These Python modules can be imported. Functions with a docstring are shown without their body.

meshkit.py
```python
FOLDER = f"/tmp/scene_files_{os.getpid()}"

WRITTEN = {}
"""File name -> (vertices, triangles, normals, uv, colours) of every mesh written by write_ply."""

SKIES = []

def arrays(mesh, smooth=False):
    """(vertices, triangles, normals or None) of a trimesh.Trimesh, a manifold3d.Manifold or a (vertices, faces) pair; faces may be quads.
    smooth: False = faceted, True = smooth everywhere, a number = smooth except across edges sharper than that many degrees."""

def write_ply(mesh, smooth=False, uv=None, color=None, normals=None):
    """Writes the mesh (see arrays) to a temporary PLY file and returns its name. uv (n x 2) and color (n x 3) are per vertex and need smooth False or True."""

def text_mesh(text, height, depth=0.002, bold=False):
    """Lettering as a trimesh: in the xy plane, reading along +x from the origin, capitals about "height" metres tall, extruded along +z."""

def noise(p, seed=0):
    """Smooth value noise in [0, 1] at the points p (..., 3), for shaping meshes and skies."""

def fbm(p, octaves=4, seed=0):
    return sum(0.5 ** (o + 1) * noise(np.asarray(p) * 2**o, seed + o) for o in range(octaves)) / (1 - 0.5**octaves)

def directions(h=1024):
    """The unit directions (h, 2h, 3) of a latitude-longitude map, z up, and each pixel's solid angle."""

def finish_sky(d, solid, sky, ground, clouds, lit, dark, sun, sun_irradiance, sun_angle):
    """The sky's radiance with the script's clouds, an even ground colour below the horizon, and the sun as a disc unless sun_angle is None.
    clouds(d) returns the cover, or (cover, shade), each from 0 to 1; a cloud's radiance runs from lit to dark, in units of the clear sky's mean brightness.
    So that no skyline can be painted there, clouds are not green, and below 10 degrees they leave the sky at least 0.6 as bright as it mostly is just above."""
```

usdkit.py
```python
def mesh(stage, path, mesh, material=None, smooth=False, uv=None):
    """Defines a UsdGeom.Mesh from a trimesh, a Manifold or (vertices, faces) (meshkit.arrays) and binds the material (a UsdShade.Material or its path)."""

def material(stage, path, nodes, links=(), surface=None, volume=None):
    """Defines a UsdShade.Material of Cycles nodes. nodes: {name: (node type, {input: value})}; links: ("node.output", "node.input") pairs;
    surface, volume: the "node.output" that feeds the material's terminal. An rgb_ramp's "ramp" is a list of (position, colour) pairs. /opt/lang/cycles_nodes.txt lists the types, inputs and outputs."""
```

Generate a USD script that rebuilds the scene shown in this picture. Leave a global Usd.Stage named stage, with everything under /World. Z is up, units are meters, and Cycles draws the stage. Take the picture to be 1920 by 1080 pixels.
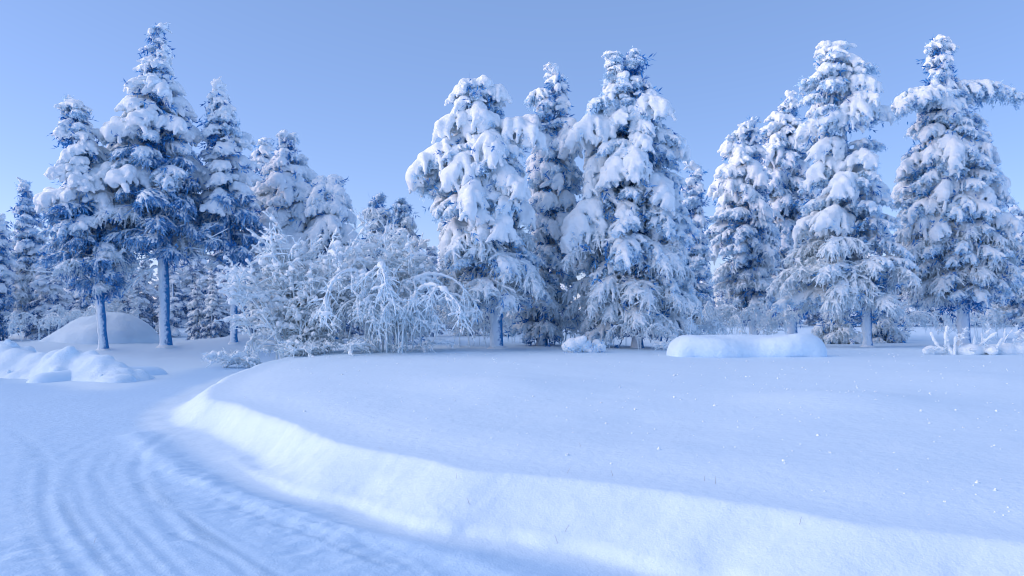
import math, random
import numpy as np, shapely, trimesh, usdkit
from scipy.spatial import cKDTree
from meshkit import fbm, noise
from pxr import Usd, UsdGeom, UsdLux, UsdShade, Gf, Sdf, Vt

stage = Usd.Stage.CreateInMemory()
UsdGeom.SetStageUpAxis(stage, 'Z')
UsdGeom.SetStageMetersPerUnit(stage, 1.0)
UsdGeom.Xform.Define(stage, '/World')

# ------------------------------------------------------------------ camera, sky, sun, exposure
EYE, FPX, HOR = 1.7, 1548.0, 585.0            # eye height, focal length in pixels of a 1920 wide picture, horizon row
SUN_EL, SUN_AZ = math.radians(12), math.radians(-90)
cam = UsdGeom.Camera.Define(stage, '/World/camera')
cam.CreateHorizontalApertureAttr(36.0)
cam.CreateVerticalApertureAttr(36.0 * 9 / 16)
FL = 18.0 / (960 / FPX)
cam.CreateFocalLengthAttr(FL)
cam.CreateVerticalApertureOffsetAttr((HOR - 540) / FPX * FL)
cam.AddTranslateOp().Set((0, 0, EYE))
cam.AddRotateXOp().Set(90)
cam.CreateExposureAttr(1.19)
cam.CreateFStopAttr(0.0)

sky = UsdLux.DomeLight.Define(stage, '/World/sky')
sky_m = usdkit.material(stage, '/World/Looks/sky', {
    's': ('sky_texture', dict(sky_type='single_scattering', sun_disc=False, sun_elevation=SUN_EL, sun_rotation=SUN_AZ,
                              altitude=2500.0, air_density=1.0, aerosol_density=3.2, ozone_density=4.5)),
    'v': ('mix', dict(mix_type='mix', fac=0.34, color2=(1.30, 2.32, 4.1))),               # even blue veil added to lift and flatten the sky
    't': ('mix', dict(mix_type='multiply', fac=1.0, color2=(1.55, 1.02, 0.98))),     # the photograph's cold white balance
    'b': ('background_shader', dict(strength=0.112))},
    [('s.color', 't.color1'), ('t.color', 'v.color1'), ('v.color', 'b.color')], surface='b.background')
UsdShade.MaterialBindingAPI.Apply(sky.GetPrim()).Bind(sky_m)
sky.GetPrim().SetCustomDataByKey('kind', 'structure')
sun = UsdLux.DistantLight.Define(stage, '/World/sun')
sun.CreateNormalizeAttr(True)
sun.CreateIntensityAttr(0.30)
sun.CreateAngleAttr(105.0)
sun.CreateColorAttr((1.32, 1.08, 0.90))
_d = Gf.Vec3d(math.sin(SUN_AZ) * math.cos(SUN_EL), math.cos(SUN_AZ) * math.cos(SUN_EL), math.sin(SUN_EL))
sun.AddTransformOp().Set(Gf.Matrix4d().SetRotate(Gf.Rotation(Gf.Vec3d(0, 0, 1), _d)))

# ------------------------------------------------------------------ materials
def snow_material(name, col, bumps, rough=0.75):
    n = {'g': ('geometry', {}), 'p': ('principled_bsdf', dict(base_color=col, roughness=rough, specular_ior_level=0.25))}
    links, last = [], None
    for i, (sc, dist, det) in enumerate(bumps):
        n[f'n{i}'] = ('noise_texture', dict(scale=sc, detail=det, roughness=0.6))
        n[f'b{i}'] = ('bump', dict(strength=0.8, distance=dist))
        links += [('g.position', f'n{i}.vector'), (f'n{i}.fac', f'b{i}.height')]
        if last:
            links.append((last, f'b{i}.normal'))
        last = f'b{i}.normal'
    links.append((last, 'p.normal'))
    return usdkit.material(stage, '/World/Looks/' + name, n, links, surface='p.BSDF')

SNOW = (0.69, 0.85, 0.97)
M_field = snow_material('field_snow', (0.64, 0.81, 0.95), [(9, .012, 3), (70, .003, 3)])  # darker than bough snow: the duller light on flat ground is in the colour
M_ground = usdkit.material(stage, '/World/Looks/ground_snow', {
    'g': ('geometry', {}), 'a': ('attribute', dict(attribute='packed')),
    'c': ('mix', dict(mix_type='mix', color1=(0.62, 0.79, 0.92), color2=(0.45, 0.66, 0.87))),  # open snow darkened for its duller light, packed snow darker still
    'n0': ('noise_texture', dict(scale=9.0, detail=3.0, roughness=0.6)), 'b0': ('bump', dict(strength=0.8, distance=.012)),
    'n1': ('noise_texture', dict(scale=60.0, detail=3.0, roughness=0.6)), 'b1': ('bump', dict(strength=0.8, distance=.004)),
    'p': ('principled_bsdf', dict(roughness=0.75, specular_ior_level=0.25))},
    [('a.fac', 'c.fac'), ('c.color', 'p.base_color'), ('g.position', 'n0.vector'), ('n0.fac', 'b0.height'), ('g.position', 'n1.vector'), ('n1.fac', 'b1.height'),
     ('b0.normal', 'b1.normal'), ('b1.normal', 'p.normal')], surface='p.BSDF')
M_snow = snow_material('bough_snow', (0.84, 0.92, 0.97), [(12, .05, 4), (40, .012, 2)])  # whiter than the ground snow, to carry the light on the boughs
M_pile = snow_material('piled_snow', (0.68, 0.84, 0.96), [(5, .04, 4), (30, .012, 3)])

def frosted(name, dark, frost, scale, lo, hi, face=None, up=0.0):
    """Wood or needles, mostly in shade-blue tones, with rime sitting on it in patches; face: the windward side the rime is plastered on."""
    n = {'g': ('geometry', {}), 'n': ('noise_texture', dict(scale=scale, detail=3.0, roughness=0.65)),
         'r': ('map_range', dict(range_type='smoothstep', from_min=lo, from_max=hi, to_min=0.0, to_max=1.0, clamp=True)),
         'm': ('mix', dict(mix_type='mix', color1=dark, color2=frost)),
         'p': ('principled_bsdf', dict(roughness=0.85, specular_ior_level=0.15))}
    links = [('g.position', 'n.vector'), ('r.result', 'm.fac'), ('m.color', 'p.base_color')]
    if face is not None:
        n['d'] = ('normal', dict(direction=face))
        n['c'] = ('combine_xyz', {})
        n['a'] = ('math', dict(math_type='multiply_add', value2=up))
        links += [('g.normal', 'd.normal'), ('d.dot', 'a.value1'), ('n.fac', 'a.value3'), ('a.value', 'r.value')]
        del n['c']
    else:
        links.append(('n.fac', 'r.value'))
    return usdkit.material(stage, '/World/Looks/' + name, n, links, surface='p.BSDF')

M_needle = frosted('frosted_needles', (0.02, 0.22, 0.56), (0.60, 0.82, 0.98), 5.0, 0.26, 0.52)  # dark tone carries the azure shade between the snow pads
M_shade_needle = frosted('shade_needles', (0.01, 0.13, 0.43), (0.12, 0.42, 0.80), 3.0, 0.36, 0.68)  # darker needle copy: shade inside the crowns put into the colour
M_rime = frosted('rimed_twigs', (0.42, 0.71, 0.96), (0.78, 0.92, 1.0), 7.0, 0.22, 0.48)  # blue of shaded rime put into the colour
M_twiggy = frosted('thin_rime_twigs', (0.02, 0.24, 0.60), (0.42, 0.70, 0.96), 4.0, 0.30, 0.68)  # darker copy of the rimed twigs, low-crown shade painted in
M_bark = frosted('frosted_bark', (0.03, 0.19, 0.44), (0.70, 0.82, 0.93), 9.0, 0.42, 0.85, face=(-0.70, -0.71, 0.0), up=0.52)  # bark tone tinted with shade blue; rime on the windward side
M_stalk = frosted('dry_grass', (0.10, 0.08, 0.06), (0.25, 0.22, 0.2), 9.0, 0.4, 0.7)

# ------------------------------------------------------------------ prim helpers
used = {}
def numbered(path):
    k = used.get(path, 0)
    used[path] = k + 1
    return path if k == 0 else f'{path}_{k:03d}'

def put(path, mesh, mat, normals=None, flat=False):
    """ONE Mesh prim."""
    v, f = (np.asarray(mesh.vertices), np.asarray(mesh.faces)) if hasattr(mesh, 'vertices') else mesh
    if normals is None and not flat:
        normals = vnormals(v, f)
    m = UsdGeom.Mesh.Define(stage, path)
    m.CreatePointsAttr(Vt.Vec3fArray.FromNumpy(np.ascontiguousarray(v, np.float32)))
    m.CreateFaceVertexCountsAttr(Vt.IntArray.FromNumpy(np.full(len(f), 3, np.int32)))
    m.CreateFaceVertexIndicesAttr(Vt.IntArray.FromNumpy(np.ascontiguousarray(f, np.int32).ravel()))
    m.CreateSubdivisionSchemeAttr('none')
    if normals is not None:
        m.CreateNormalsAttr(Vt.Vec3fArray.FromNumpy(np.ascontiguousarray(normals, np.float32)))
        m.SetNormalsInterpolation('vertex')
    UsdShade.MaterialBindingAPI.Apply(m.GetPrim()).Bind(mat)
    return m.GetPrim()

def vnormals(v, f):
    n = np.zeros_like(v, float)
    c = np.cross(v[f[:, 1]] - v[f[:, 0]], v[f[:, 2]] - v[f[:, 0]])
    for k in range(3):
        np.add.at(n, f[:, k], c)
    l = np.linalg.norm(n, axis=1, keepdims=True)
    return np.where(l > 0, n / np.maximum(l, 1e-12), [0, 0, 1.0])

def tag(p, label=None, cat=None, group=None, kind=None):
    for k, v in (('label', label), ('category', cat), ('group', group), ('kind', kind)):
        if v:
            p.SetCustomDataByKey(k, v)
    return p

def thing(name, label, cat, loc=(0, 0, 0), group=None):
    x = UsdGeom.Xform.Define(stage, numbered('/World/' + name))
    x.AddTranslateOp().Set(tuple(map(float, loc)))
    return tag(x.GetPrim(), label, cat, group)

def child(parent, name, mesh, mat, **k):
    return put(numbered(f'{parent.GetPath()}/{name}'), mesh, mat, **k)

def join(parts):
    vs, fs, n = [], [], 0
    for v, f in parts:
        if len(f) == 0:
            continue
        vs.append(v); fs.append(np.asarray(f) + n); n += len(v)
    return np.vstack(vs), np.vstack(fs)

# ------------------------------------------------------------------ shape helpers
def surface_nets(F, org, h):
    """Quads of the zero level of F (inside < 0) as triangles."""
    s = F < 0
    nx, ny, nz = F.shape
    cnt = sum(s[i:nx - 1 + i, j:ny - 1 + j, k:nz - 1 + k].astype(np.int8) for i in (0, 1) for j in (0, 1) for k in (0, 1))
    mixed = (cnt > 0) & (cnt < 8)
    idx = -np.ones(mixed.shape, int)
    cells = np.argwhere(mixed)
    idx[tuple(cells.T)] = np.arange(len(cells))
    acc, num = np.zeros((len(cells), 3)), np.zeros(len(cells))
    corners = np.array([(i, j, k) for i in (0, 1) for j in (0, 1) for k in (0, 1)])
    for a in range(8):
        for b in range(a + 1, 8):
            if np.abs(corners[a] - corners[b]).sum() != 1:
                continue
            fa = F[tuple((cells + corners[a]).T)]; fb = F[tuple((cells + corners[b]).T)]
            cr = (fa < 0) != (fb < 0)
            t = np.where(cr, fa / np.where(cr, fa - fb, 1), 0)[:, None]
            acc += np.where(cr[:, None], corners[a] + t * (corners[b] - corners[a]), 0)
            num += cr
    v = (cells + acc / num[:, None]) * h + org
    faces = []
    for ax in range(3):
        o1, o2 = (ax + 1) % 3, (ax + 2) % 3
        sl0 = [slice(None)] * 3; sl1 = [slice(None)] * 3
        sl0[ax] = slice(0, F.shape[ax] - 1); sl1[ax] = slice(1, F.shape[ax])
        s0, s1 = s[tuple(sl0)], s[tuple(sl1)]
        e = np.argwhere(s0 != s1)
        ok = (e[:, o1] > 0) & (e[:, o2] > 0) & (e[:, o1] < F.shape[o1] - 1) & (e[:, o2] < F.shape[o2] - 1)
        e = e[ok]
        d1 = np.zeros(3, int); d2 = np.zeros(3, int); d1[o1] = 1; d2[o2] = 1
        q = np.stack([idx[tuple((e - d1 - d2).T)], idx[tuple((e - d2).T)], idx[tuple(e.T)], idx[tuple((e - d1).T)]], 1)
        flip = ~s0[tuple(e.T)]
        q[flip] = q[flip][:, ::-1]
        faces.append(q)
    q = np.vstack(faces)
    return v, np.vstack([q[:, [0, 1, 2]], q[:, [0, 2, 3]]])

def blob_mesh(C, R, h, k=3.0, sq=1.0, amp=0.0, fs=6.0, seed=0, cut=None):
    """Smooth union of balls, roughened by noise: how heaped snow looks."""
    C, R = np.asarray(C, float), np.asarray(R, float)
    lo = (C - 1.7 * R[:, None]).min(0) - 2 * h
    hi = (C + 1.7 * R[:, None]).max(0) + 2 * h
    n = np.ceil((hi - lo) / h).astype(int) + 1
    S = np.zeros(n)
    ax = [lo[i] + h * np.arange(n[i]) for i in range(3)]
    for c, r in zip(C, R):
        a = np.maximum(((c - 2.0 * r - lo) / h).astype(int), 0)
        b = np.minimum(((c + 2.0 * r - lo) / h).astype(int) + 2, n)
        X, Y, Z = (ax[i][a[i]:b[i]] - c[i] for i in range(3))
        d2 = X[:, None, None]**2 + Y[None, :, None]**2 + (Z[None, None, :] / sq)**2
        S[a[0]:b[0], a[1]:b[1], a[2]:b[2]] += np.exp(-k * (d2 / r**2 - 1))
    F = -np.log(np.maximum(S, 1e-6)) / k
    if amp:
        near = np.argwhere(np.abs(F) < 1.3 * amp + 0.22)
        p = near * h + lo
        F[tuple(near.T)] += amp * 2 * (fbm(p * fs + seed * 7.3, 3, seed) - 0.5)
    if cut is not None:
        F = np.maximum(F, (cut - ax[2])[None, None, :])
    return surface_nets(F, lo, h)

def whole(m):
    """The largest connected piece."""
    v, f = m
    lab = trimesh.graph.connected_component_labels(np.vstack([f[:, :2], f[:, 1:]]), node_count=len(v))
    k = np.bincount(lab).argmax()
    keep = lab == k
    idx = np.cumsum(keep) - 1
    return v[keep], idx[f[keep[f[:, 0]]]]

def tubes(paths, sides=5, cap=True):
    """paths: (points, radii) pairs, as one mesh."""
    out = []
    ang = np.arange(sides) * 2 * np.pi / sides
    for p, r in paths:
        p = np.asarray(p, float)
        r = np.broadcast_to(r, (len(p),))
        t = np.gradient(p, axis=0)
        t /= np.linalg.norm(t, axis=1, keepdims=True) + 1e-9
        ref = np.array([0, 0, 1.0]) if abs(t[:, 2]).mean() < 0.85 else np.array([1.0, 0, 0])
        a = np.cross(t, ref); a /= np.linalg.norm(a, axis=1, keepdims=True) + 1e-9
        b = np.cross(t, a)
        v = p[:, None] + r[:, None, None] * (np.cos(ang)[None, :, None] * a[:, None] + np.sin(ang)[None, :, None] * b[:, None])
        i, j = np.meshgrid(np.arange(len(p) - 1), np.arange(sides), indexing='ij')
        q = np.stack([i * sides + j, (i + 1) * sides + j, (i + 1) * sides + (j + 1) % sides, i * sides + (j + 1) % sides], -1).reshape(-1, 4)
        v = v.reshape(-1, 3)
        f = np.vstack([q[:, [0, 1, 2]], q[:, [0, 2, 3]]])
        if cap:
            v = np.vstack([v, p[:1], p[-1:]])
            m = len(v)
            j = np.arange(sides)
            f = np.vstack([f, np.stack([j, (j + 1) % sides, np.full(sides, m - 2)], 1),
                           np.stack([(len(p) - 1) * sides + (j + 1) % sides, (len(p) - 1) * sides + j, np.full(sides, m - 1)], 1)])
        out.append((v, f))
    return join(out)

def needles(origins, dirs, lens, width, rng, per=9):
    """Sprays of needle tufts: each spray a fan of thin triangles round its own axis."""
    o, d, l = np.asarray(origins, float), np.asarray(dirs, float), np.asarray(lens, float)
    n = len(o)
    d = d / (np.linalg.norm(d, axis=1, keepdims=True) + 1e-9)
    t = rng.random((n, per))
    base = o[:, None] + d[:, None] * (t * l[:, None])[..., None]
    dv = d[:, None] * 0.55 + rng.normal(size=(n, per, 3)) * 0.5
    dv /= np.linalg.norm(dv, axis=2, keepdims=True)
    ln = (l[:, None] * (0.35 + 0.35 * rng.random((n, per))))[..., None]
    side = np.cross(dv, rng.normal(size=(n, per, 3)))
    side /= np.linalg.norm(side, axis=2, keepdims=True) + 1e-9
    w = width * (0.6 + 0.8 * rng.random((n, per, 1)))
    mid = base + dv * ln * 0.45
    v = np.stack([base, mid + side * w, base + dv * ln, mid - side * w], 2).reshape(-1, 3)
    k = np.arange(n * per) * 4
    return v, np.vstack([np.stack([k, k + 1, k + 2], 1), np.stack([k, k + 2, k + 3], 1)])

# ------------------------------------------------------------------ terrain
def px(x, y, z=0.0):
    """The point of height z that the camera sees at this pixel of the photograph: used to lay out the plan."""
    Y = (EYE - z) * FPX / (y - HOR)
    return np.array([(x - 960) / FPX * Y, Y])

CREST = [(1920, 1010), (1680, 985), (1550, 968), (1450, 945), (1340, 932), (1240, 912), (1100, 895), (960, 882), (880, 878), (800, 858),
         (740, 844), (680, 838), (600, 815), (560, 797), (520, 785), (470, 768), (425, 752), (378, 746)]
bank = [(60, -30), (14, -3), (6.2, 2.1)] + [tuple(px(x, y, 0.38)) for x, y in CREST] + [(-5.5, 15.0), (-6.1, 17.8), (-6.6, 21.3), (-6.8, 25), (-7.2, 30), (-8.5, 38), (-9, 60), (-9, 400), (400, 400), (400, -30)]
bank = np.array(bank)
for _ in range(3):                                          # rounded off: nobody shovels in straight lines
    nx_ = np.roll(bank, -1, 0)
    bank = np.stack([.75 * bank + .25 * nx_, .25 * bank + .75 * nx_], 1).reshape(-1, 2)

def seg_dist(P, poly, closed):
    q = np.vstack([poly, poly[:1]]) if closed else poly
    best = np.full(len(P), 1e9); along = np.zeros(len(P)); side = np.zeros(len(P)); run = 0.0
    for a, b in zip(q[:-1], q[1:]):
        ab = b - a; L = np.hypot(*ab)
        t = np.clip(((P - a) @ ab) / max(L * L, 1e-9), 0, 1)
        dv = P - (a + t[:, None] * ab)
        d = np.hypot(dv[:, 0], dv[:, 1])
        m = d < best
        best[m] = d[m]; along[m] = run + t[m] * L
        side[m] = np.sign(ab[0] * dv[m, 1] - ab[1] * dv[m, 0])
        run += L
    return best, along, side

def inside(P, poly):
    x, y = P.T
    c = np.zeros(len(P), bool)
    q = np.vstack([poly, poly[:1]])
    for (x0, y0), (x1, y1) in zip(q[:-1], q[1:]):
        c ^= ((y0 > y) != (y1 > y)) & (x < (x1 - x0) * (y - y0) / (y1 - y0 + 1e-12) + x0)
    return c

def n2(P, s, seed, oct=3):
    return fbm(np.column_stack([P * s, np.full(len(P), 0.37)]), oct, seed) - 0.5

def sstep(a, b, x):
    t = np.clip((x - a) / (b - a), 0, 1)
    return t * t * (3 - 2 * t)

class Outline:
    """Signed distance to a closed plan outline, positive inside."""
    def __init__(self, poly):
        self.poly = shapely.Polygon(poly)
        q, pts = np.vstack([poly, poly[:1]]), []
        for a, b in zip(q[:-1], q[1:]):
            far = np.hypot(*(a + b)) / 2
            n = max(1, int(np.hypot(*(b - a)) / (.02 if far < 40 else .5)))
            pts.append(a + (b - a) * (np.arange(n) / n)[:, None])
        self.tree = cKDTree(np.vstack(pts))
    def __call__(self, P):
        d = self.tree.query(P)[0]
        return np.where(shapely.contains_xy(self.poly, P[:, 0], P[:, 1]), d, -d)

BANK = Outline(bank)

def bank_d(P):
    return BANK(P)

ROAD_L = np.array([(-60, 26), (-30, 24), tuple(px(-60, 700)), tuple(px(0, 707)), tuple(px(100, 722)), tuple(px(190, 736)), tuple(px(258, 722)), tuple(px(350, 694)), tuple(px(455, 676)), (-10.6, 36), (-11.5, 60)])
LEFT = np.vstack([ROAD_L, [(-13, 400), (-500, 400), (-500, 26)]])
for _ in range(3):
    nx_ = np.roll(LEFT, -1, 0)
    LEFT = np.stack([.75 * LEFT + .25 * nx_, .25 * LEFT + .75 * nx_], 1).reshape(-1, 2)

LEFTSIDE = Outline(LEFT)

def left_d(P):
    """Metres beyond the left edge of the track."""
    return LEFTSIDE(P)

WINDROW = np.array([px(x, y, 0.05) for x, y in [(250, 810), (290, 845), (335, 880), (420, 912), (520, 948), (620, 978), (760, 1008), (860, 1034), (960, 1068), (1100, 1120)]])
TRACKS = [([(0, 790), (60, 830), (90, 865), (82, 900), (78, 950), (95, 1000), (130, 1050), (190, 1120)], .045, .03),
          ([(200, 815), (130, 850), (95, 880), (90, 940), (112, 1000), (160, 1060), (200, 1110)], .04, .022),
          ([(150, 860), (140, 900), (160, 960), (215, 1030), (270, 1100)], .035, .022),
          ([(200, 850), (180, 890), (215, 950), (285, 1015), (370, 1100)], .035, .024),
          ([(115, 905), (128, 960), (170, 1015), (235, 1090)], .03, .018),
          ([(330, 1000), (380, 1022), (430, 1050), (490, 1100)], .03, .03),
          ([(300, 940), (380, 990), (460, 1035), (560, 1100)], .03, .02),
          ([(420, 925), (510, 955), (600, 985), (640, 997)], .03, .02),
          ([(530, 965), (640, 1000), (760, 1055), (830, 1100)], .03, .018),
          ([(315, 815), (270, 850), (255, 880), (275, 930), (340, 1010)], .06, .025)]
TRACKS += [([(40, 830), (110, 930), (150, 1000), (230, 1100)], .022, .028), ([(260, 905), (350, 985), (430, 1040), (510, 1095)], .022, .03), ([(275, 900), (370, 985), (460, 1045), (540, 1095)], .022, .03),
           ([(170, 880), (200, 960), (270, 1040), (330, 1100)], .022, .025), ([(110, 800), (60, 850), (40, 920), (60, 1000), (110, 1090)], .025, .025), ([(540, 935), (620, 962), (690, 985)], .02, .03), ([(340, 900), (420, 940), (500, 975), (600, 1010), (720, 1060)], .022, .03)]
TRACKS = [(np.array([px(*q) for q in t]), w, dep) for t, w, dep in TRACKS]
LUMPS = [(px(950, 722, .45), 1.4, .12), (px(1600, 752, .45), 1.3, .14), (px(1240, 770, .55), 1.2, -.03), (px(1850, 700, .55), 2.2, .07), (px(700, 700, .5), 2.5, .03),
         ((-10.3, 35.6), 2.0, .55), ((-12.2, 36.3), 2.6, .40), ((-18.5, 36), 3.5, .5), ((-21, 28), 3.0, .35)]

def ground_h(P, fine=True):
    P = np.asarray(P, float)
    x, y = P.T
    d = bank_d(P) + 0.20 * n2(P, 0.7, 3) + 0.16 * n2(P, 1.9, 5) + 0.05 * n2(P, 5.5, 6)
    wide = 0.80 - 0.42 * sstep(7.5, 10.5, y) * (x < 0) + 0.30 * n2(P, 0.55, 8) + 0.2 * sstep(9.5, 14, y) * (x < 0)
    tt = np.clip((d + wide) / (wide + 0.03), 0, 1)
    rise = .62 * tt ** 2 + .38 * sstep(0, 1, tt)
    h = 0.355 * rise + 0.06 * sstep(0, 1.6, d) + 0.06 * sstep(10, 22, y) * sstep(0, 6, d) - 0.015 * np.exp(-((d - 0.5) / 0.35) ** 2)
    h += 0.022 * n2(P, 6.0, 9, 4) * np.exp(-((d + .35) / .32) ** 2) + .06 * n2(P, 1.9, 10) * np.exp(-((d + .60) / .4) ** 2)
    h += .05 * sstep(-.72, -.62, d + .12 * n2(P, 1.3, 13)) * sstep(.0, -.5, d) * sstep(10, 7.5, y)
    plate = sstep(0, 2, d)
    h += plate * (0.10 * n2(P, 0.35, 11) + 0.035 * n2(P, 1.3, 12))
    h -= plate * 0.16 * sstep(27, 34, y) * sstep(2, 8, x)
    # beyond the road, left
    left = left_d(P)
    left = np.where(d < 0, left, np.minimum(left, 0))
    off = sstep(0.0, 2.5, left)
    h += off * (0.10 + 0.25 * n2(P, 0.5, 21)) 
    for (cx, cy), r, a in LUMPS:
        h += a * np.exp(-((x - cx) ** 2 + (y - cy) ** 2) / (r * r))
    h += 0.35 * sstep(36, 50, y) * (x < -7) * off
    far = np.hypot(x, y)
    h += 2.5 * sstep(75, 300, far) * 1.0
    # the driven snow
    road = sstep(0.75, 1.1, -d) * sstep(0.3, -0.3, left)
    h += road * (0.022 * n2(P, 0.8, 31) + 0.012 * n2(P, 3.7, 32) + 0.008 * n2(P, 9.0, 34, 2))
    wd, wa, ws = seg_dist(P, WINDROW, False)
    h += road * 0.045 * np.exp(-(np.where(ws > 0, wd / 0.24, wd / 0.12)) ** 2) * (0.8 + 1.0 * n2(P, 2.2, 33))
    if fine:
        near = np.flatnonzero((np.abs(x + 3) < 9) & (y > 2) & (y < 16))
        for t, w, dep in TRACKS:
            td = np.full(len(P), 9.0)
            td[near] = seg_dist(P[near], t, False)[0]
            h += road * .36 * dep * (-np.exp(-(td / w) ** 2) + 0.7 * np.exp(-((td - 1.7 * w) / (.7 * w)) ** 2))
        # churned belt left by a snowmobile's tread
        belt, ba, _ = seg_dist(P, np.array([px(q[0], q[1]) for q in [(330, 860), (420, 920), (520, 975), (640, 1030), (760, 1100)]]), False)
        bm = road * np.exp(-(belt / 0.42) ** 4)
        h += bm * (0.006 * np.sin(ba * 2 * np.pi / 0.17 + 9 * n2(P, 2, 41)) * sstep(-.1, .3, n2(P, 1.2, 45)) + 0.05 * n2(P, 6.5, 42, 3))
        rough, _, _ = seg_dist(P, np.array([px(0, 1020), px(100, 1060), px(160, 1140)]), False)
        h += road * np.exp(-(rough / .5) ** 2) * 0.05 * n2(P, 7, 43, 2)
    return h


def sgrid(c, a, dt, lo, hi):
    t0, t1 = math.asinh((lo - c) / a), math.asinh((hi - c) / a)
    n = int((t1 - t0) / dt)
    return c + a * np.sinh(np.linspace(t0, t1, n))

gx = sgrid(-1.6, 2.3, 0.0140, -320, 320)
gy = sgrid(5.6, 2.3, 0.0130, -60, 420)
GX, GY = np.meshgrid(gx, gy, indexing='ij')
GP = np.column_stack([GX.ravel(), GY.ravel()])
GZ = ground_h(GP)
GV = np.column_stack([GP, GZ])
GH = GZ.reshape(len(gx), len(gy))

def gz(x, y):
    """Height of the ground."""
    i = min(max(np.searchsorted(gx, x) - 1, 0), len(gx) - 2); j = min(max(np.searchsorted(gy, y) - 1, 0), len(gy) - 2)
    u, v = (x - gx[i]) / (gx[i + 1] - gx[i]), (y - gy[j]) / (gy[j + 1] - gy[j])
    return float((1 - u) * ((1 - v) * GH[i, j] + v * GH[i, j + 1]) + u * ((1 - v) * GH[i + 1, j] + v * GH[i + 1, j + 1]))

ii, jj = np.meshgrid(np.arange(len(gx) - 1), np.arange(len(gy) - 1), indexing='ij')
ii, jj = ii.ravel(), jj.ravel()
ny = len(gy)
q = np.stack([ii * ny + jj, (ii + 1) * ny + jj, (ii + 1) * ny + jj + 1, ii * ny + jj + 1], 1)
GF = np.vstack([q[:, [0, 1, 2]], q[:, [0, 2, 3]]])
GN = vnormals(GV, GF)
cx = GV[GF].mean(1)[:, :2]
is_road = (bank_d(cx) + 0.20 * n2(cx, 0.7, 3) < -1.02) & (left_d(cx) < 0) & (np.hypot(cx[:, 0], cx[:, 1]) < 60)

packed = sstep(.75, 1.15, -(bank_d(GP) + 0.20 * n2(GP, 0.7, 3))) * sstep(.5, -.5, left_d(GP) + .6 * n2(GP, .9, 61)) * sstep(60, 40, np.hypot(GP[:, 0], GP[:, 1]))
packed *= .75 + .5 * (n2(GP, .45, 62) + .5)
packed = np.clip(packed, 0, 1)

def sub(mask):
    f = GF[mask]
    u, inv = np.unique(f, return_inverse=True)
    return (GV[u], inv.reshape(-1, 3)), GN[u], packed[u]

for nm, mask, mat, lab, cat in (('ground', ~is_road, M_ground, 'smooth untouched deep snow field under and around the trees', 'snow field'),
                                ('road', is_road, M_ground, 'packed snow track curving left past the snow bank with ski and sled marks', 'snow road')):
    mm, nn, pk = sub(mask)
    gp = tag(put('/World/' + nm, mm, mat, normals=nn), lab, cat, kind='structure')
    UsdGeom.PrimvarsAPI(gp).CreatePrimvar('packed', Sdf.ValueTypeNames.FloatArray, 'vertex').Set(Vt.FloatArray.FromNumpy(pk.astype(np.float32)))

# ------------------------------------------------------------------ boughs: a set of shapes that every tree draws on
class Bough:
    pass

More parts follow.
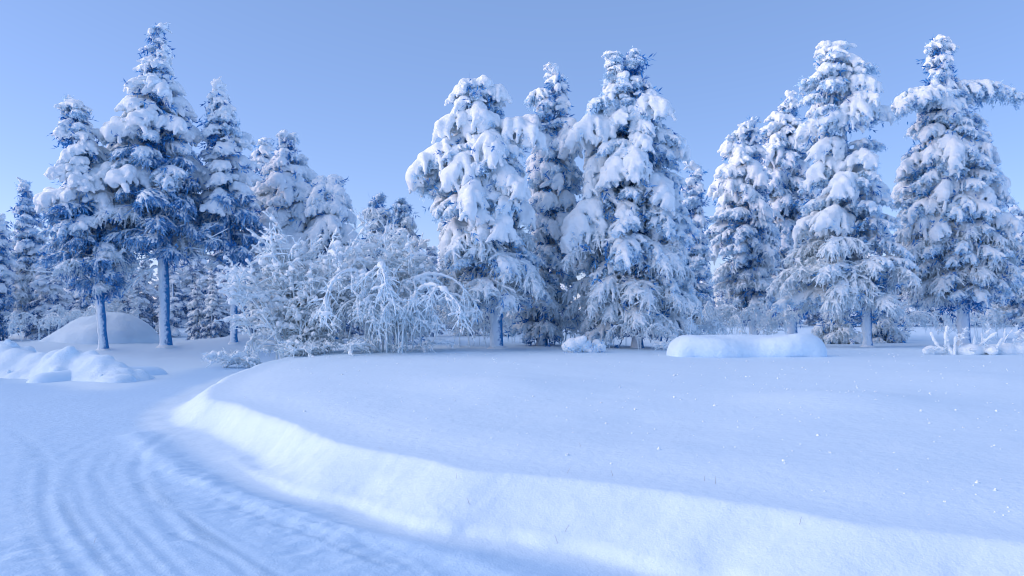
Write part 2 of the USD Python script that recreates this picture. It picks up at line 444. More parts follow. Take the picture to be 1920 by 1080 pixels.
def skeleton(L, kind, rng):
    """Main axis and side fingers of a bough growing along +x from the origin to (L, 0, 0), arched and drooping."""
    arch = {'puffy': 0.06, 'heavy': 0.16, 'ragged': 0.10, 'rime': 0.12}[kind] * L * (0.7 + 0.6 * rng.random())
    ph = rng.random() * 6.3
    def main(t):
        t = np.asarray(t, float)
        return np.stack([L * t, 0.05 * L * np.sin(3 * t + ph) * t, arch * (4 * t * (1 - t)) * (1 + 0.5 * (t - 0.5))], -1)
    fingers = []
    n = int({'puffy': 4 + 5 * L, 'heavy': 6 + 6.5 * L, 'ragged': 8 + 10 * L, 'rime': 7 + 7 * L}[kind])
    for i in range(n):
        t0 = 0.18 + 0.80 * (i + rng.random() * 0.8) / n
        sgn = 1 if i % 2 else -1
        ang = math.radians(rng.uniform(22, 72)) * sgn * (1.15 - 0.5 * t0)
        ln = (0.20 + 0.36 * L * (1.05 - 0.62 * t0) ** 0.9 * (0.35 + 0.65 * math.sin(math.pi * min(1, t0 + .15)))) * rng.uniform(0.6, 1.15)
        s = np.linspace(0, 1, 7)
        droop = {'puffy': 0.30, 'heavy': 0.75, 'ragged': 0.45, 'rime': 0.5}[kind] * rng.uniform(0.5, 1.4)
        p0 = main(t0)
        out = 1 - 0.35 * droop * s**2
        pts = p0 + np.stack([ln * s * math.cos(ang) * out, ln * s * math.sin(ang) * out, ln * (0.12 * s - droop * s**2.2)], -1)
        fingers.append(pts)
    return main, fingers

def make_bough(L, kind, seed, h, lite=False):
    rng = np.random.default_rng(seed)
    base_kind = 'rime' if kind == 'twiggy' else kind
    main, fingers = skeleton(L, base_kind, rng)
    C, R = [], []
    o, d, l = [], [], []
    b = Bough()
    b.L, b.kind = L, kind
    if base_kind != 'rime':
        lo_, hi_ = {'puffy': (.10, .155), 'heavy': (.085, .15), 'ragged': (.044, .074)}[kind]
        f = min({'puffy': 1.2, 'heavy': .92, 'ragged': 1.0}[kind], 0.62 + 0.36 * L)
        drop = {'puffy': .5, 'heavy': .9, 'ragged': .6}[kind]

        def chain(path, r0, s0, s1, ends=(.8, .75)):
            """A continuous roll of snow along a twig, lumpy and tapering."""
            seg = np.linalg.norm(np.diff(path, axis=0), axis=1).sum()
            m = max(2, int(seg * (s1 - s0) / max(.62 * r0, .8 * h)))
            w1, w2 = rng.random() * 6.3, rng.uniform(5, 9)
            for q in np.linspace(s0, s1, m):
                i = min(q, .9999) * (len(path) - 1)
                g = path[int(i) + 1] - path[int(i)]
                c = path[int(i)] + g * (i % 1) + (g / max(np.linalg.norm(g), 1e-6) * (q - 1) * seg if q > 1 else 0)
                r = r0 * np.interp(q, [0, .3, .75, 1.0], [ends[0], 1.0, 1.0, ends[1]]) * (1 + .22 * math.sin(w1 + w2 * q) + .10 * rng.normal())
                flat = math.hypot(g[0], g[1]) / max(np.linalg.norm(g), 1e-6)
                C.append(c + rng.normal(size=3) * .12 * r + [0, 0, .55 * r * flat]); R.append(max(r, .95 * h))

        mp = main(np.linspace(0, 1, 12))
        end = mp[-1] + np.linspace(0, 1, 5)[1:, None]**1.6 * [.10 * L * .4, .05 * rng.normal(), -.26 * drop * f]
        chain(np.vstack([mp, end]), rng.uniform(lo_, hi_) * f * 1.12, .10 if kind != 'puffy' else .22, 1.0)
        for p in fingers:
            if kind == 'ragged' and rng.random() < .10:
                continue
            r0 = rng.uniform(lo_, hi_) * f * .92
            ln = np.linalg.norm(p[-1] - p[0])
            chain(p, r0, .08, 1.02)
            for _ in range(rng.integers(1, 4) if ln > .25 else 1):
                i = rng.uniform(.3, 1) * 5.99
                a = p[int(i)] * (1 - i % 1) + p[int(i) + 1] * (i % 1)
                g = (p[-1] - p[0]) / ln * .6 + rng.normal(size=3) * [.6, .6, .2] + [.1, 0, -.35 * drop]
                g /= np.linalg.norm(g)
                e = rng.uniform(1.6, 3.2) * r0
                u = np.linspace(0, 1, 5)[:, None]
                chain(a + g * e * u + np.array([0, 0, -.45 * drop * e]) * u**2, r0 * rng.uniform(.5, .72), 0, 1)
        b.snow = blob_mesh(C, R, h, k=4.4, sq=1.0, amp=.32 if kind != 'ragged' else .36, fs=9.5, seed=seed % 97)
        wood = [(mp, np.linspace(.035, .012, 12) * min(1.3, .6 + .4 * L))]
        for p in fingers:
            wood.append((p[::2], np.linspace(.018, .008, 4)))
            ln = np.linalg.norm(p[-1] - p[0])
            m = int((5 if lite else 13) * (.5 + ln) * {'puffy': .5, 'heavy': 1.0, 'ragged': 1.3}[kind])
            for _ in range(m):
                i = rng.uniform(0.05, 1.0) * 5.99
                a = p[int(i)] * (1 - i % 1) + p[int(i) + 1] * (i % 1)
                g = p[-1] - p[0]
                o.append(a + [0, 0, -.03]); d.append(g / ln * .5 + rng.normal(size=3) * .5 + [0.05, 0, -.55]); l.append(rng.uniform(.09, .20))
        nv = needles(o, d, l, .013 if not lite else .03, rng, per=9 if not lite else 5)
        b.twigs = join([tubes(wood, 4, False), nv])
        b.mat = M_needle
        return b
    # thin twigs furred with rime, little loaves of snow on them
    snowy = 1.0 if kind == 'rime' else .35
    tw = [(main(np.linspace(0, 1, 7)) + [0, 0, .012], np.linspace(.045, .022, 7))]
    loads = []
    for p in fingers:
        tw.append((p, np.linspace(.030, .017, 7)))
        if rng.random() < snowy:
            loads.append((p, .05))
        ln = np.linalg.norm(p[-1] - p[0])
        for _ in range(int(6 + 15 * ln)):
            i = rng.uniform(0.15, 1) * 5.99
            a = p[int(i)] * (1 - i % 1) + p[int(i) + 1] * (i % 1)
            g = (p[-1] - p[0]) / ln + rng.normal(size=3) * .55 + [0, 0, -.35]
            g /= np.linalg.norm(g)
            e = rng.uniform(.15, .42) * min(1, .5 + ln)
            u = np.linspace(0, 1, 4)[:, None]
            path = a + g * e * u + np.array([0, 0, -.35 * e]) * u**2
            tw.append((path, np.linspace(.020, .012, 4)))
            if rng.random() < snowy * .7:
                loads.append((path, .036))
            for _ in range(2):
                q = path[rng.integers(1, 4)]
                v = g + rng.normal(size=3) * .7 + [0, 0, -.2]
                v /= np.linalg.norm(v)
                tw.append((q + v * rng.uniform(.06, .16) * np.linspace(0, 1, 2)[:, None], np.array([.013, .009])))
    loads.append((main(np.linspace(0.05, 1, 7)), .058))
    for p, r0 in loads:
        seg = np.linalg.norm(p[-1] - p[0])
        for q in np.linspace(.1, 1, max(2, int(seg / (.75 * r0)))):
            i = min(q, .999) * (len(p) - 1)
            if rng.random() < .12:
                continue
            r = r0 * rng.uniform(.65, 1.25)
            C.append(p[int(i)] + (p[int(i) + 1] - p[int(i)]) * (i % 1) + [0, 0, .6 * r]); R.append(r)
    b.snow = blob_mesh(C, R, .042 if not lite else .06, k=3.0, sq=.85, amp=.16, fs=10, seed=seed % 97)
    b.twigs = tubes(tw, 3, False)
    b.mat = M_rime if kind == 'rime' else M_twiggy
    return b

LIB, k = {}, 0
WORDS = {'puffy': 'puffy_bough', 'heavy': 'heavy_bough', 'ragged': 'ragged_bough', 'rime': 'rimed_bough', 'twiggy': 'twiggy_bough'}
for kind, Ls, nvar in (('puffy', (.25, .45, .75, 1.1, 1.6), 3), ('heavy', (.7, 1.2, 1.8, 2.6), 3), ('ragged', (.5, .9, 1.4, 2.1), 3), ('rime', (.9, 1.5, 2.3), 3), ('twiggy', (1.2, 2.2), 3)):
    LIB[kind] = []
    for L in Ls:
        for _ in range(nvar):
            k += 1
            b = make_bough(L, kind, 100 + k, (.05 if L < 1.5 else .058) - (.008 if kind == 'ragged' else 0))
            cp = numbered('/World/' + WORDS[kind])
            c = stage.CreateClassPrim(cp)
            put(cp + '/snow', b.snow, M_snow)
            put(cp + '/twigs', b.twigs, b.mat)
            b.path = cp
            LIB[kind].append(b)

def place_bough(tree, origin, a, tip, kind, rng, scale=1.0, roll=None):
    """A bough of this kind from point a (world) to about tip, as an instance under the tree."""
    v = np.asarray(tip, float) - a
    D = np.linalg.norm(v)
    cand = sorted(LIB[kind], key=lambda b: abs(math.log(b.L / max(D, .1))))[:3]
    b = cand[rng.integers(3)]
    s = np.clip(D / b.L, .55, 1.5)
    yaw = math.degrees(math.atan2(v[1], v[0]))
    pitch = -math.degrees(math.atan2(v[2], math.hypot(v[0], v[1])))
    x = UsdGeom.Xform.Define(stage, numbered(f'{tree.GetPath()}/bough'))
    p = np.asarray(a) - origin
    x.AddTranslateOp().Set(tuple(map(float, p)))
    x.AddRotateZOp().Set(yaw)
    x.AddRotateYOp().Set(pitch)
    x.AddRotateXOp().Set(float(rng.uniform(-24, 24) if roll is None else roll))
    w = float(np.clip(s, .8, 1.2) * rng.uniform(.9, 1.12) * scale)
    x.AddScaleOp().Set((float(s), w * (1 if rng.random() < .5 else -1), w))
    x.GetPrim().GetReferences().AddInternalReference(b.path)
    x.GetPrim().SetInstanceable(True)

# ------------------------------------------------------------------ trees
def wx(x, Y):
    return (x - 960) / FPX * Y

def wz(y, Y):
    return EYE + (HOR - y) / FPX * Y

def snow_foot(cx, cy, r, rng):
    C = [(0, 0, -.10)] + [(math.cos(a) * r * 1.2, math.sin(a) * r * 1.2, -.12 - .05 * rng.random()) for a in np.linspace(0, 6.28, 7)[:-1]]
    return C, [r * 1.5] + [r * 1.1] * 6

def conifer(name, label, cat, Y, trunk, rpx, profile, kinds, seed, bare=None, dens=1.0, whorl=0.42, group=None, arms=(), dead=(), inner=1.0, scale=1.0, attach=(.06, .26), tipdrop=0.0, leaders=()):
    """A snow-laden conifer standing Y metres away. trunk: its line and profile: (height row, left edge, right edge) of its crown, in the photograph's pixels."""
    rng = np.random.default_rng(seed)
    base = np.array([wx(trunk[0][0], Y), Y, 0.0])
    base[2] = gz(base[0], base[1]) - 0.05
    t = thing(name, label, cat, base, group)
    tp = np.array([[wx(x, Y), Y, wz(y, Y)] for x, y in trunk])
    tp[0] = base
    tp[1:, 1] += rng.normal(size=len(tp) - 1) * 0.08
    hts = tp[:, 2]
    H = hts[-1] - hts[0]
    def axis(z):
        return np.array([np.interp(z, hts, tp[:, 0]), np.interp(z, hts, tp[:, 1]), z])
    r0 = rpx / FPX * Y
    zz = np.linspace(hts[0] - .15, hts[-1] - .1, 22)
    pts = np.array([axis(z) for z in zz]) - base
    pts[:, :2] += rng.normal(size=(22, 2)) * r0 * .06
    rr = r0 * np.interp(np.linspace(0, 1, 22), [0, .04, .4, 1], [1.3, 1.0, .72, .12]) * (1 + .10 * rng.normal(size=22))
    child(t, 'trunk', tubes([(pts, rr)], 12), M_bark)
    # rime and snow plastered on the windward side of the bare stem, and a collar at its foot
    if bare:
        C, R = snow_foot(0, 0, r0, rng)
        C = [np.array(c) + [0, 0, .03] for c in C]
        zb = wz(bare, Y) - base[2]
        for z in np.arange(.05, zb, .045):
            if noise(np.array([z * 1.6, seed, 0.5])) < .22:
                continue
            a = math.radians(205 + 16 * math.sin(z * 2.1 + seed) + rng.normal() * 9)
            r = r0 * (.27 + .36 * noise(np.array([z * 3.7, seed, 2.5])))
            c = axis(z + base[2]) - base
            C.append(c + [math.cos(a) * r0 * .72, math.sin(a) * r0 * .72, 0]); R.append(r)
        child(t, 'plastered_snow', blob_mesh(C, R, .045, amp=.16, fs=9, seed=seed), M_snow)
    prof = np.array(sorted((wz(y, Y), wx(xl, Y), wx(xr, Y)) for y, xl, xr in profile))
    zlo, zhi = prof[0, 0], prof[-1, 0]
    z = zhi
    O, Dn, Ln = [], [], []
    az0 = rng.random() * 6.3
    while z > zlo:
        xl, xr = np.interp(z, prof[:, 0], prof[:, 1]), np.interp(z, prof[:, 0], prof[:, 2])
        c = axis(min(z, hts[-1] - .05))
        lw, rw = max(c[0] - xl, .12), max(xr - c[0], .12)
        wmean = .5 * (lw + rw)
        nb = max(3, int(round(dens * (2.6 + 2.0 * wmean))))
        if wmean < .35:
            nb = 3
        az0 += 2.4
        for i in range(nb):
            a = az0 + 6.283 * (i + rng.uniform(-.3, .3)) / nb
            ca, sa = math.cos(a), math.sin(a)
            r = math.hypot((rw if ca > 0 else lw) * ca, min(wmean, 2.6) * sa) * rng.uniform(.72, 1.03)
            r = max(r, .11)
            zt = z + rng.uniform(-.8, .8) * whorl
            tip = np.array([c[0] + ca * r, c[1] + sa * r, zt - tipdrop * r])
            att = min(zt + r * rng.uniform(*attach), hts[-1] - .03)
            f = (z - zlo) / (zhi - zlo)
            kd = kinds(f, rng, ca, sa)
            if kd is None:
                continue
            st = axis(att)
            place_bough(t, base, st, tip, kd, rng, scale)
            # inner sprays along the bough
            for _ in range(int(7 * inner * (.5 + r))):
                u = rng.uniform(.05, .62)
                p = st + (tip - st) * u + rng.normal(size=3) * [.16, .16, .12] * (.5 + r)
                O.append(p - base - [0, 0, .16]); Dn.append([ca * .5, sa * .5, -.55] + rng.normal(size=3) * .5); Ln.append(rng.uniform(.25, .5))
        wl = whorl * (.62 if wmean < .5 else .8 if wmean < 1.0 else 1.0)
        z -= wl * rng.uniform(.85, 1.15)
    for (x0, y0), (x1, y1), dy, kd in arms:
        place_bough(t, base, np.array([wx(x0, Y), Y, wz(y0, Y)]), np.array([wx(x1, Y), Y + dy, wz(y1, Y)]), kd, rng, 1.1 if kd != 'ragged' else 1.3, roll=0)
    for (x0, y0), (x1, y1), hw in leaders:
        a = np.array([wx(x0, Y), Y, wz(y0, Y)]); b = np.array([wx(x1, Y), Y - .15, wz(y1, Y)])
        L = np.linalg.norm(b - a)
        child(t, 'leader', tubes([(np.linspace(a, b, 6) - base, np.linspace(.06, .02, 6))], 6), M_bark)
        for q in np.arange(0, L, .17):
            u = q / L
            c = a + (b - a) * u
            for _ in range(3):
                az = rng.random() * 6.283
                r = hw / FPX * Y * (1 - .72 * u) * rng.uniform(.7, 1.1)
                place_bough(t, base, c + [0, 0, .1 * r], c + [math.cos(az) * r, math.sin(az) * r, -.15 * r], 'puffy' if rng.random() < .7 else 'ragged', rng, .85)
    if O:
        child(t, 'inner_twigs', needles(O, Dn, Ln, .022, rng, per=8), M_shade_needle)
    # bare lower limbs
    for (x0, y0), (x1, y1), dy in dead:
        a = np.array([wx(x0, Y), Y, wz(y0, Y)]) - base
        b = np.array([wx(x1, Y), Y + dy, wz(y1, Y)]) - base
        s = np.linspace(0, 1, 8)[:, None]
        L = np.linalg.norm(b - a)
        p = a + (b - a) * s + np.array([0, 0, .13 * L]) * np.sin(s * 3.14) + rng.normal(size=(8, 3)) * .02 * L
        paths = [(p, np.linspace(.045, .018, 8))]
        for _ in range(7):
            i = rng.integers(2, 7)
            g = (b - a) / L + rng.normal(size=3) * .5 + [0, 0, -.15]
            paths.append((p[i] + g * np.linspace(0, rng.uniform(.3, .8), 4)[:, None], np.linspace(.022, .012, 4)))
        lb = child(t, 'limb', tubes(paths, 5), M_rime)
        C = [q + [0, 0, .05] for q in np.vstack([p[:-1] + (p[1:] - p[:-1]) * w for w in (0, .5)])]
        child(lb, 'snow', whole(blob_mesh(C, rng.uniform(.06, .08, len(C)), .045, amp=.12, seed=seed)), M_snow)
    return t

def mix(*stops):
    """Kinds of bough by height in the crown: (height fraction from which, {kind: weight}) from the top down."""
    def pick(f, rng, ca, sa):
        for lim, w in stops:
            if f >= lim:
                ks = list(w)
                p = np.array([w[k] for k in ks], float)
                kd = ks[rng.choice(len(ks), p=p / p.sum())]
                return None if kd == 'none' else kd
    return pick

PUFFY = mix((.42, dict(puffy=1, ragged=.15)), (.24, dict(puffy=.5, ragged=.4, twiggy=.6)), (-1, dict(twiggy=1.2, rime=.3, ragged=.25, none=.3)))
HEAVY = mix((.85, dict(puffy=1, ragged=.5)), (.35, dict(heavy=.7, ragged=.6)), (.2, dict(heavy=.4, ragged=.6, rime=.3)), (-1, dict(rime=.7, ragged=.6)))
RAG = mix((.88, dict(puffy=.6, ragged=.6)), (.25, dict(ragged=.8, heavy=.35)), (-1, dict(ragged=.6, rime=.6)))
MIXED = mix((.8, dict(puffy=1, ragged=.3)), (.3, dict(heavy=.6, ragged=.6)), (-1, dict(rime=.8, ragged=.5)))
RIME = mix((.9, dict(ragged=1)), (.5, dict(ragged=.5, rime=.6)), (-1, dict(rime=1)))

# the three clear-stemmed spruces left of the track
conifer('spruce', 'snow-laden spruce with slim leaning crown, leftmost of three bare stems by the mound', 'tree', 32.5,
        [(195, 663), (188, 560), (178, 430), (160, 320), (142, 230), (136, 188)], 7.6,
        [(190, 131, 142), (215, 120, 163), (250, 118, 196), (290, 118, 200), (335, 82, 220), (380, 74, 222), (440, 80, 235), (480, 82, 240), (515, 100, 225), (535, 140, 215)],
        PUFFY, 1, bare=500, dead=[((190, 520), (250, 470), -.6), ((188, 500), (120, 520), -.8), ((190, 545), (232, 500), .5), ((186, 480), (290, 440), 1.0)])
conifer('spruce', 'tallest spruce on the left, narrow clumpy spire and white stem right of the mound', 'tree', 33.5,
        [(311, 664), (309, 560), (308, 470), (302, 330), (296, 180), (294, 62)], 9.2,
        [(60, 287, 301), (95, 274, 309), (130, 268, 318), (170, 248, 335), (220, 225, 362), (280, 205, 375), (330, 188, 390), (380, 170, 400), (420, 165, 405), (448, 190, 400), (465, 230, 370)],
        PUFFY, 2, bare=480, dead=[((308, 480), (205, 545), -.8), ((308, 495), (230, 560), -.4), ((312, 490), (400, 470), -.8), ((312, 470), (430, 455), -1.2), ((310, 505), (372, 465), .6), ((308, 460), (180, 480), 1.2)])
conifer('spruce', 'narrow spruce whose thin stem stands right beside the twiggy shrub', 'tree', 34.0,
        [(439, 658), (437, 560), (434, 460), (424, 340), (412, 240), (405, 170)], 6.3,
        [(168, 401, 411), (195, 400, 436), (225, 398, 440), (260, 387, 462), (310, 385, 470), (360, 385, 482), (410, 375, 500), (440, 372, 505), (475, 390, 500), (492, 405, 470)],
        PUFFY, 3, bare=520, dead=[((437, 520), (380, 480), -.6), ((437, 500), (510, 470), -.5), ((437, 535), (475, 500), .5)])
# behind them
conifer('spruce', 'bushy snow-loaded spruce with a single spire, standing behind the twiggy shrub', 'tree', 37.0,
        [(545, 640), (543, 500), (540, 380), (537, 258)], 9,
        [(257, 530, 545), (285, 522, 556), (315, 500, 575), (350, 475, 600), (400, 480, 612), (450, 470, 625), (520, 470, 640), (600, 480, 640)], mix((.35, dict(puffy=.9, heavy=.4)), (-1, dict(ragged=.5, rime=.5))), 4, attach=(.05, .45))
conifer('spruce', 'short slim spruce tip just left of the bushy single-spired spruce', 'tree', 39.5,
        [(492, 635), (492, 450), (492, 274)], 8,
        [(274, 486, 499), (305, 474, 514), (345, 468, 522), (400, 460, 530), (500, 455, 540), (600, 460, 540)], PUFFY, 5)
conifer('spruce', 'round-headed snow-bowed spruce without a spire, beside the gap of sky', 'tree', 36.0,
        [(625, 640), (622, 480), (612, 342)], 9,
        [(340, 592, 632), (365, 572, 652), (395, 568, 660), (430, 572, 664), (455, 560, 688), (520, 560, 690), (600, 570, 680)], mix((.4, dict(heavy=1)), (-1, dict(ragged=.5, rime=.6, heavy=.3))), 6, attach=(.2, .6))
conifer('spruce', 'small pointed far spruce near the left picture edge, beyond the ploughed bank', 'tree', 45.0,
        [(62, 628), (56, 500), (47, 356)], 8,
        [(355, 42, 52), (395, 30, 66), (440, 24, 78), (500, 18, 86), (560, 18, 88), (610, 25, 85)], mix((.45, dict(puffy=.5, ragged=.8)), (-1, dict(rime=.8, ragged=.4))), 7)
conifer('spruce', 'snowy spruce cut off by the left picture edge', 'tree', 40.0,
        [(-8, 640), (-5, 520), (0, 412)], 9,
        [(412, -8, 8), (440, -22, 14), (490, -40, 20), (560, -50, 24), (620, -45, 22)], PUFFY, 8)
# the middle group
conifer('spruce', 'broad spruce with flat top and heavy drooping snow shelves, right of the shrubs', 'tree', 27.5,
        [(933, 657), (930, 560), (925, 450), (915, 340), (902, 230), (897, 165)], 11,
        [(163, 850, 940), (185, 846, 948), (215, 865, 940), (235, 832, 945), (262, 842, 955), (290, 795, 965), (335, 772, 980), (385, 775, 985), (440, 800, 990), (500, 815, 1020), (545, 830, 1030), (565, 870, 1010)],
        HEAVY, 9, bare=555, attach=(.15, .55), scale=1.12,
        arms=[((908, 250), (778, 340), -.5, 'heavy'), ((905, 230), (830, 245), -.4, 'heavy'), ((905, 255), (1010, 270), -.7, 'heavy'), ((915, 330), (880, 410), -2.2, 'heavy'), ((915, 350), (975, 370), -1.6, 'heavy'), ((900, 168), (848, 185), -.2, 'puffy'), ((898, 165), (945, 185), -.3, 'puffy')])
conifer('spruce', 'spruce with one thin snowy tip, between the flat-topped and the twin-topped spruce', 'tree', 30.0,
        [(1015, 648), (1022, 500), (1032, 330), (1040, 200), (1040, 140)], 9,
        [(138, 1030, 1050), (165, 1025, 1060), (195, 1018, 1066), (230, 1010, 1076), (260, 1000, 1085), (330, 990, 1090), (400, 1000, 1090), (500, 985, 1085), (580, 965, 1060), (630, 965, 1050)],
        HEAVY, 10, attach=(.1, .5),
        arms=[((1036, 175), (992, 190), -.2, 'ragged'), ((1036, 235), (962, 250), -.6, 'heavy'), ((1036, 232), (1075, 275), -.6, 'heavy')])
conifer('spruce', 'tall twin-topped spruce in the middle, crown reaching down to the snow', 'tree', 28.5,
        [(1195, 655), (1190, 500), (1182, 330), (1185, 200), (1188, 98)], 11,
        [(98, 1180, 1198), (125, 1174, 1210), (160, 1172, 1218), (195, 1165, 1240), (225, 1135, 1255), (250, 1090, 1265), (290, 1085, 1282), (350, 1095, 1285), (400, 1075, 1292), (450, 1058, 1300), (520, 1060, 1305), (580, 1070, 1305), (635, 1080, 1290)],
        mix((.75, dict(puffy=.8, ragged=.6)), (.3, dict(heavy=.5, ragged=.9)), (-1, dict(rime=.8, ragged=.6))), 11, dens=1.1, attach=(.08, .5),
        leaders=[((1168, 230), (1147, 98), 30)],
        arms=[((1160, 190), (1108, 205), -.4, 'ragged'),
              ((1180, 250), (1070, 265), -.6, 'heavy'), ((1185, 290), (1170, 345), -2.0, 'heavy'), ((1180, 210), (1235, 215), -1.0, 'heavy'), ((1185, 265), (1280, 290), -.5, 'heavy'), ((1185, 370), (1062, 460), -1.0, 'heavy')])
conifer('spruce', 'small snowy spruce half hidden behind the right flank of the twin-topped spruce', 'tree', 38.0,
        [(1296, 635), (1298, 480), (1304, 318)], 8,
        [(318, 1296, 1312), (350, 1275, 1312), (400, 1270, 1318), (460, 1265, 1325), (540, 1265, 1335), (610, 1270, 1335)], RAG, 12)
# the right group
conifer('spruce', 'leftmost spruce of the right-hand group, twin ragged tips and a short dark stem', 'tree', 42.0,
        [(1413, 630), (1410, 560), (1400, 420), (1398, 300), (1410, 240)], 7.5,
        [(238, 1403, 1418), (262, 1365, 1420), (300, 1346, 1430), (345, 1332, 1440), (400, 1335, 1445), (450, 1318, 1450), (520, 1335, 1450), (570, 1345, 1445), (595, 1365, 1435)],
        MIXED, 13, bare=592, attach=(.1, .4), leaders=[((1398, 310), (1382, 248), 18), ((1392, 315), (1364, 256), 12)])
conifer('spruce', 'spruce with a slim white tip, left of and behind the leaning pine', 'tree', 46.0,
        [(1486, 622), (1484, 560), (1478, 400), (1476, 184)], 8,
        [(184, 1468, 1484), (215, 1458, 1494), (240, 1432, 1502), (290, 1412, 1512), (340, 1395, 1522), (400, 1392, 1530), (480, 1400, 1532), (550, 1420, 1532), (590, 1430, 1530)],
        MIXED, 14, attach=(.1, .45), dens=1.15)
conifer('pine', 'tall leaning pine with open ragged snowy crown and thin curved bare stem', 'tree', 31.0,
        [(1626, 647), (1623, 560), (1614, 505), (1600, 440), (1592, 330), (1580, 220), (1565, 140), (1553, 90)], 8.5,
        [(88, 1534, 1568), (120, 1532, 1610), (145, 1520, 1628), (170, 1508, 1625), (205, 1502, 1655), (245, 1496, 1650), (300, 1505, 1640), (345, 1500, 1655), (400, 1492, 1662), (450, 1465, 1668), (500, 1445, 1672), (550, 1428, 1680), (575, 1450, 1665)],
        mix((.85, dict(puffy=1)), (.45, dict(ragged=.75, heavy=.35, none=.25)), (.25, dict(ragged=.6, heavy=.4, none=.1)), (-1, dict(rime=.7, ragged=.5, none=.2))), 15, bare=525, whorl=.5, dens=.92, inner=.5, leaders=[((1568, 170), (1536, 96), 18), ((1572, 170), (1606, 112), 24)], attach=(-.05, .35),
        arms=[((1582, 215), (1660, 222), -.4, 'heavy'), ((1570, 160), (1628, 132), -.3, 'ragged'), ((1592, 350), (1540, 370), -1.8, 'heavy')],
        dead=[((1614, 505), (1590, 470), -.4), ((1622, 560), (1585, 545), -.5), ((1623, 575), (1665, 540), .3)])
conifer('spruce', 'big dense spruce with two spread snowy arms below its bent tip, thick two-toned stem', 'tree', 33.0,
        [(1808, 640), (1805, 560), (1795, 430), (1780, 300), (1768, 180), (1762, 82)], 10.5,
        [(80, 1748, 1778), (105, 1748, 1780), (135, 1752, 1776), (160, 1742, 1800), (190, 1735, 1812), (225, 1728, 1828), (250, 1718, 1842), (285, 1700, 1862), (320, 1690, 1875), (370, 1680, 1882), (420, 1668, 1890), (470, 1675, 1893), (520, 1680, 1895), (548, 1695, 1890), (568, 1715, 1880)],
        RAG, 16, bare=575, dens=1.35, whorl=.36, attach=(.05, .4),
        arms=[((1765, 165), (1676, 215), -.4, 'ragged'), ((1768, 175), (1705, 195), -.9, 'ragged'), ((1766, 170), (1690, 192), .3, 'ragged'), ((1768, 162), (1892, 190), -.4, 'ragged'), ((1772, 170), (1850, 175), .4, 'ragged'), ((1762, 88), (1742, 90), -.1, 'puffy'), ((1762, 86), (1784, 92), -.1, 'puffy'), ((1775, 260), (1745, 320), -2.0, 'heavy')])
conifer('spruce', 'paler ragged spruce half cut off by the right picture edge', 'tree', 41.0,
        [(1918, 618), (1914, 500), (1911, 396)], 8,
        [(396, 1902, 1920), (425, 1893, 1932), (470, 1885, 1945), (530, 1880, 1955), (590, 1888, 1950)], RAG, 17)
for (xt, yt, hw, Y, sd, lab) in ((708, 375, 40, 33, 18, 'slender rime-white young spruce with needle-thin tip in the gap of sky'),
                                 (752, 385, 36, 32, 19, 'rime-white young spruce close behind the arched shrub, beside the flat-topped spruce')):
    conifer('young_spruce', lab, 'tree', Y, [(xt + 6, 650), (xt + 3, 500), (xt, yt)], 5,
            [(yt, xt - 5, xt + 5), (yt + 40, xt - 14, xt + 16), (yt + 90, xt - 26, xt + 28), (yt + 150, xt - hw, xt + hw), (yt + 230, xt - hw, xt + hw)], RIME, sd, whorl=.36)
for (xt, yt, hw, Y, sd, lab) in ((1568, 560, 45, 36, 20, 'low rime-covered young spruce left of the leaning pine stem'),
                                 (1655, 565, 36, 37, 21, 'low rime-covered young spruce right of the leaning pine stem')):
    conifer('young_spruce', lab, 'tree', Y, [(xt, 640), (xt, 600), (xt, yt)], 4,
            [(yt, xt - 6, xt + 6), (yt + 30, xt - 22, xt + 22), (yt + 62, xt - hw, xt + hw)], mix((-1, dict(rime=1))), sd, whorl=.34, tipdrop=.15)

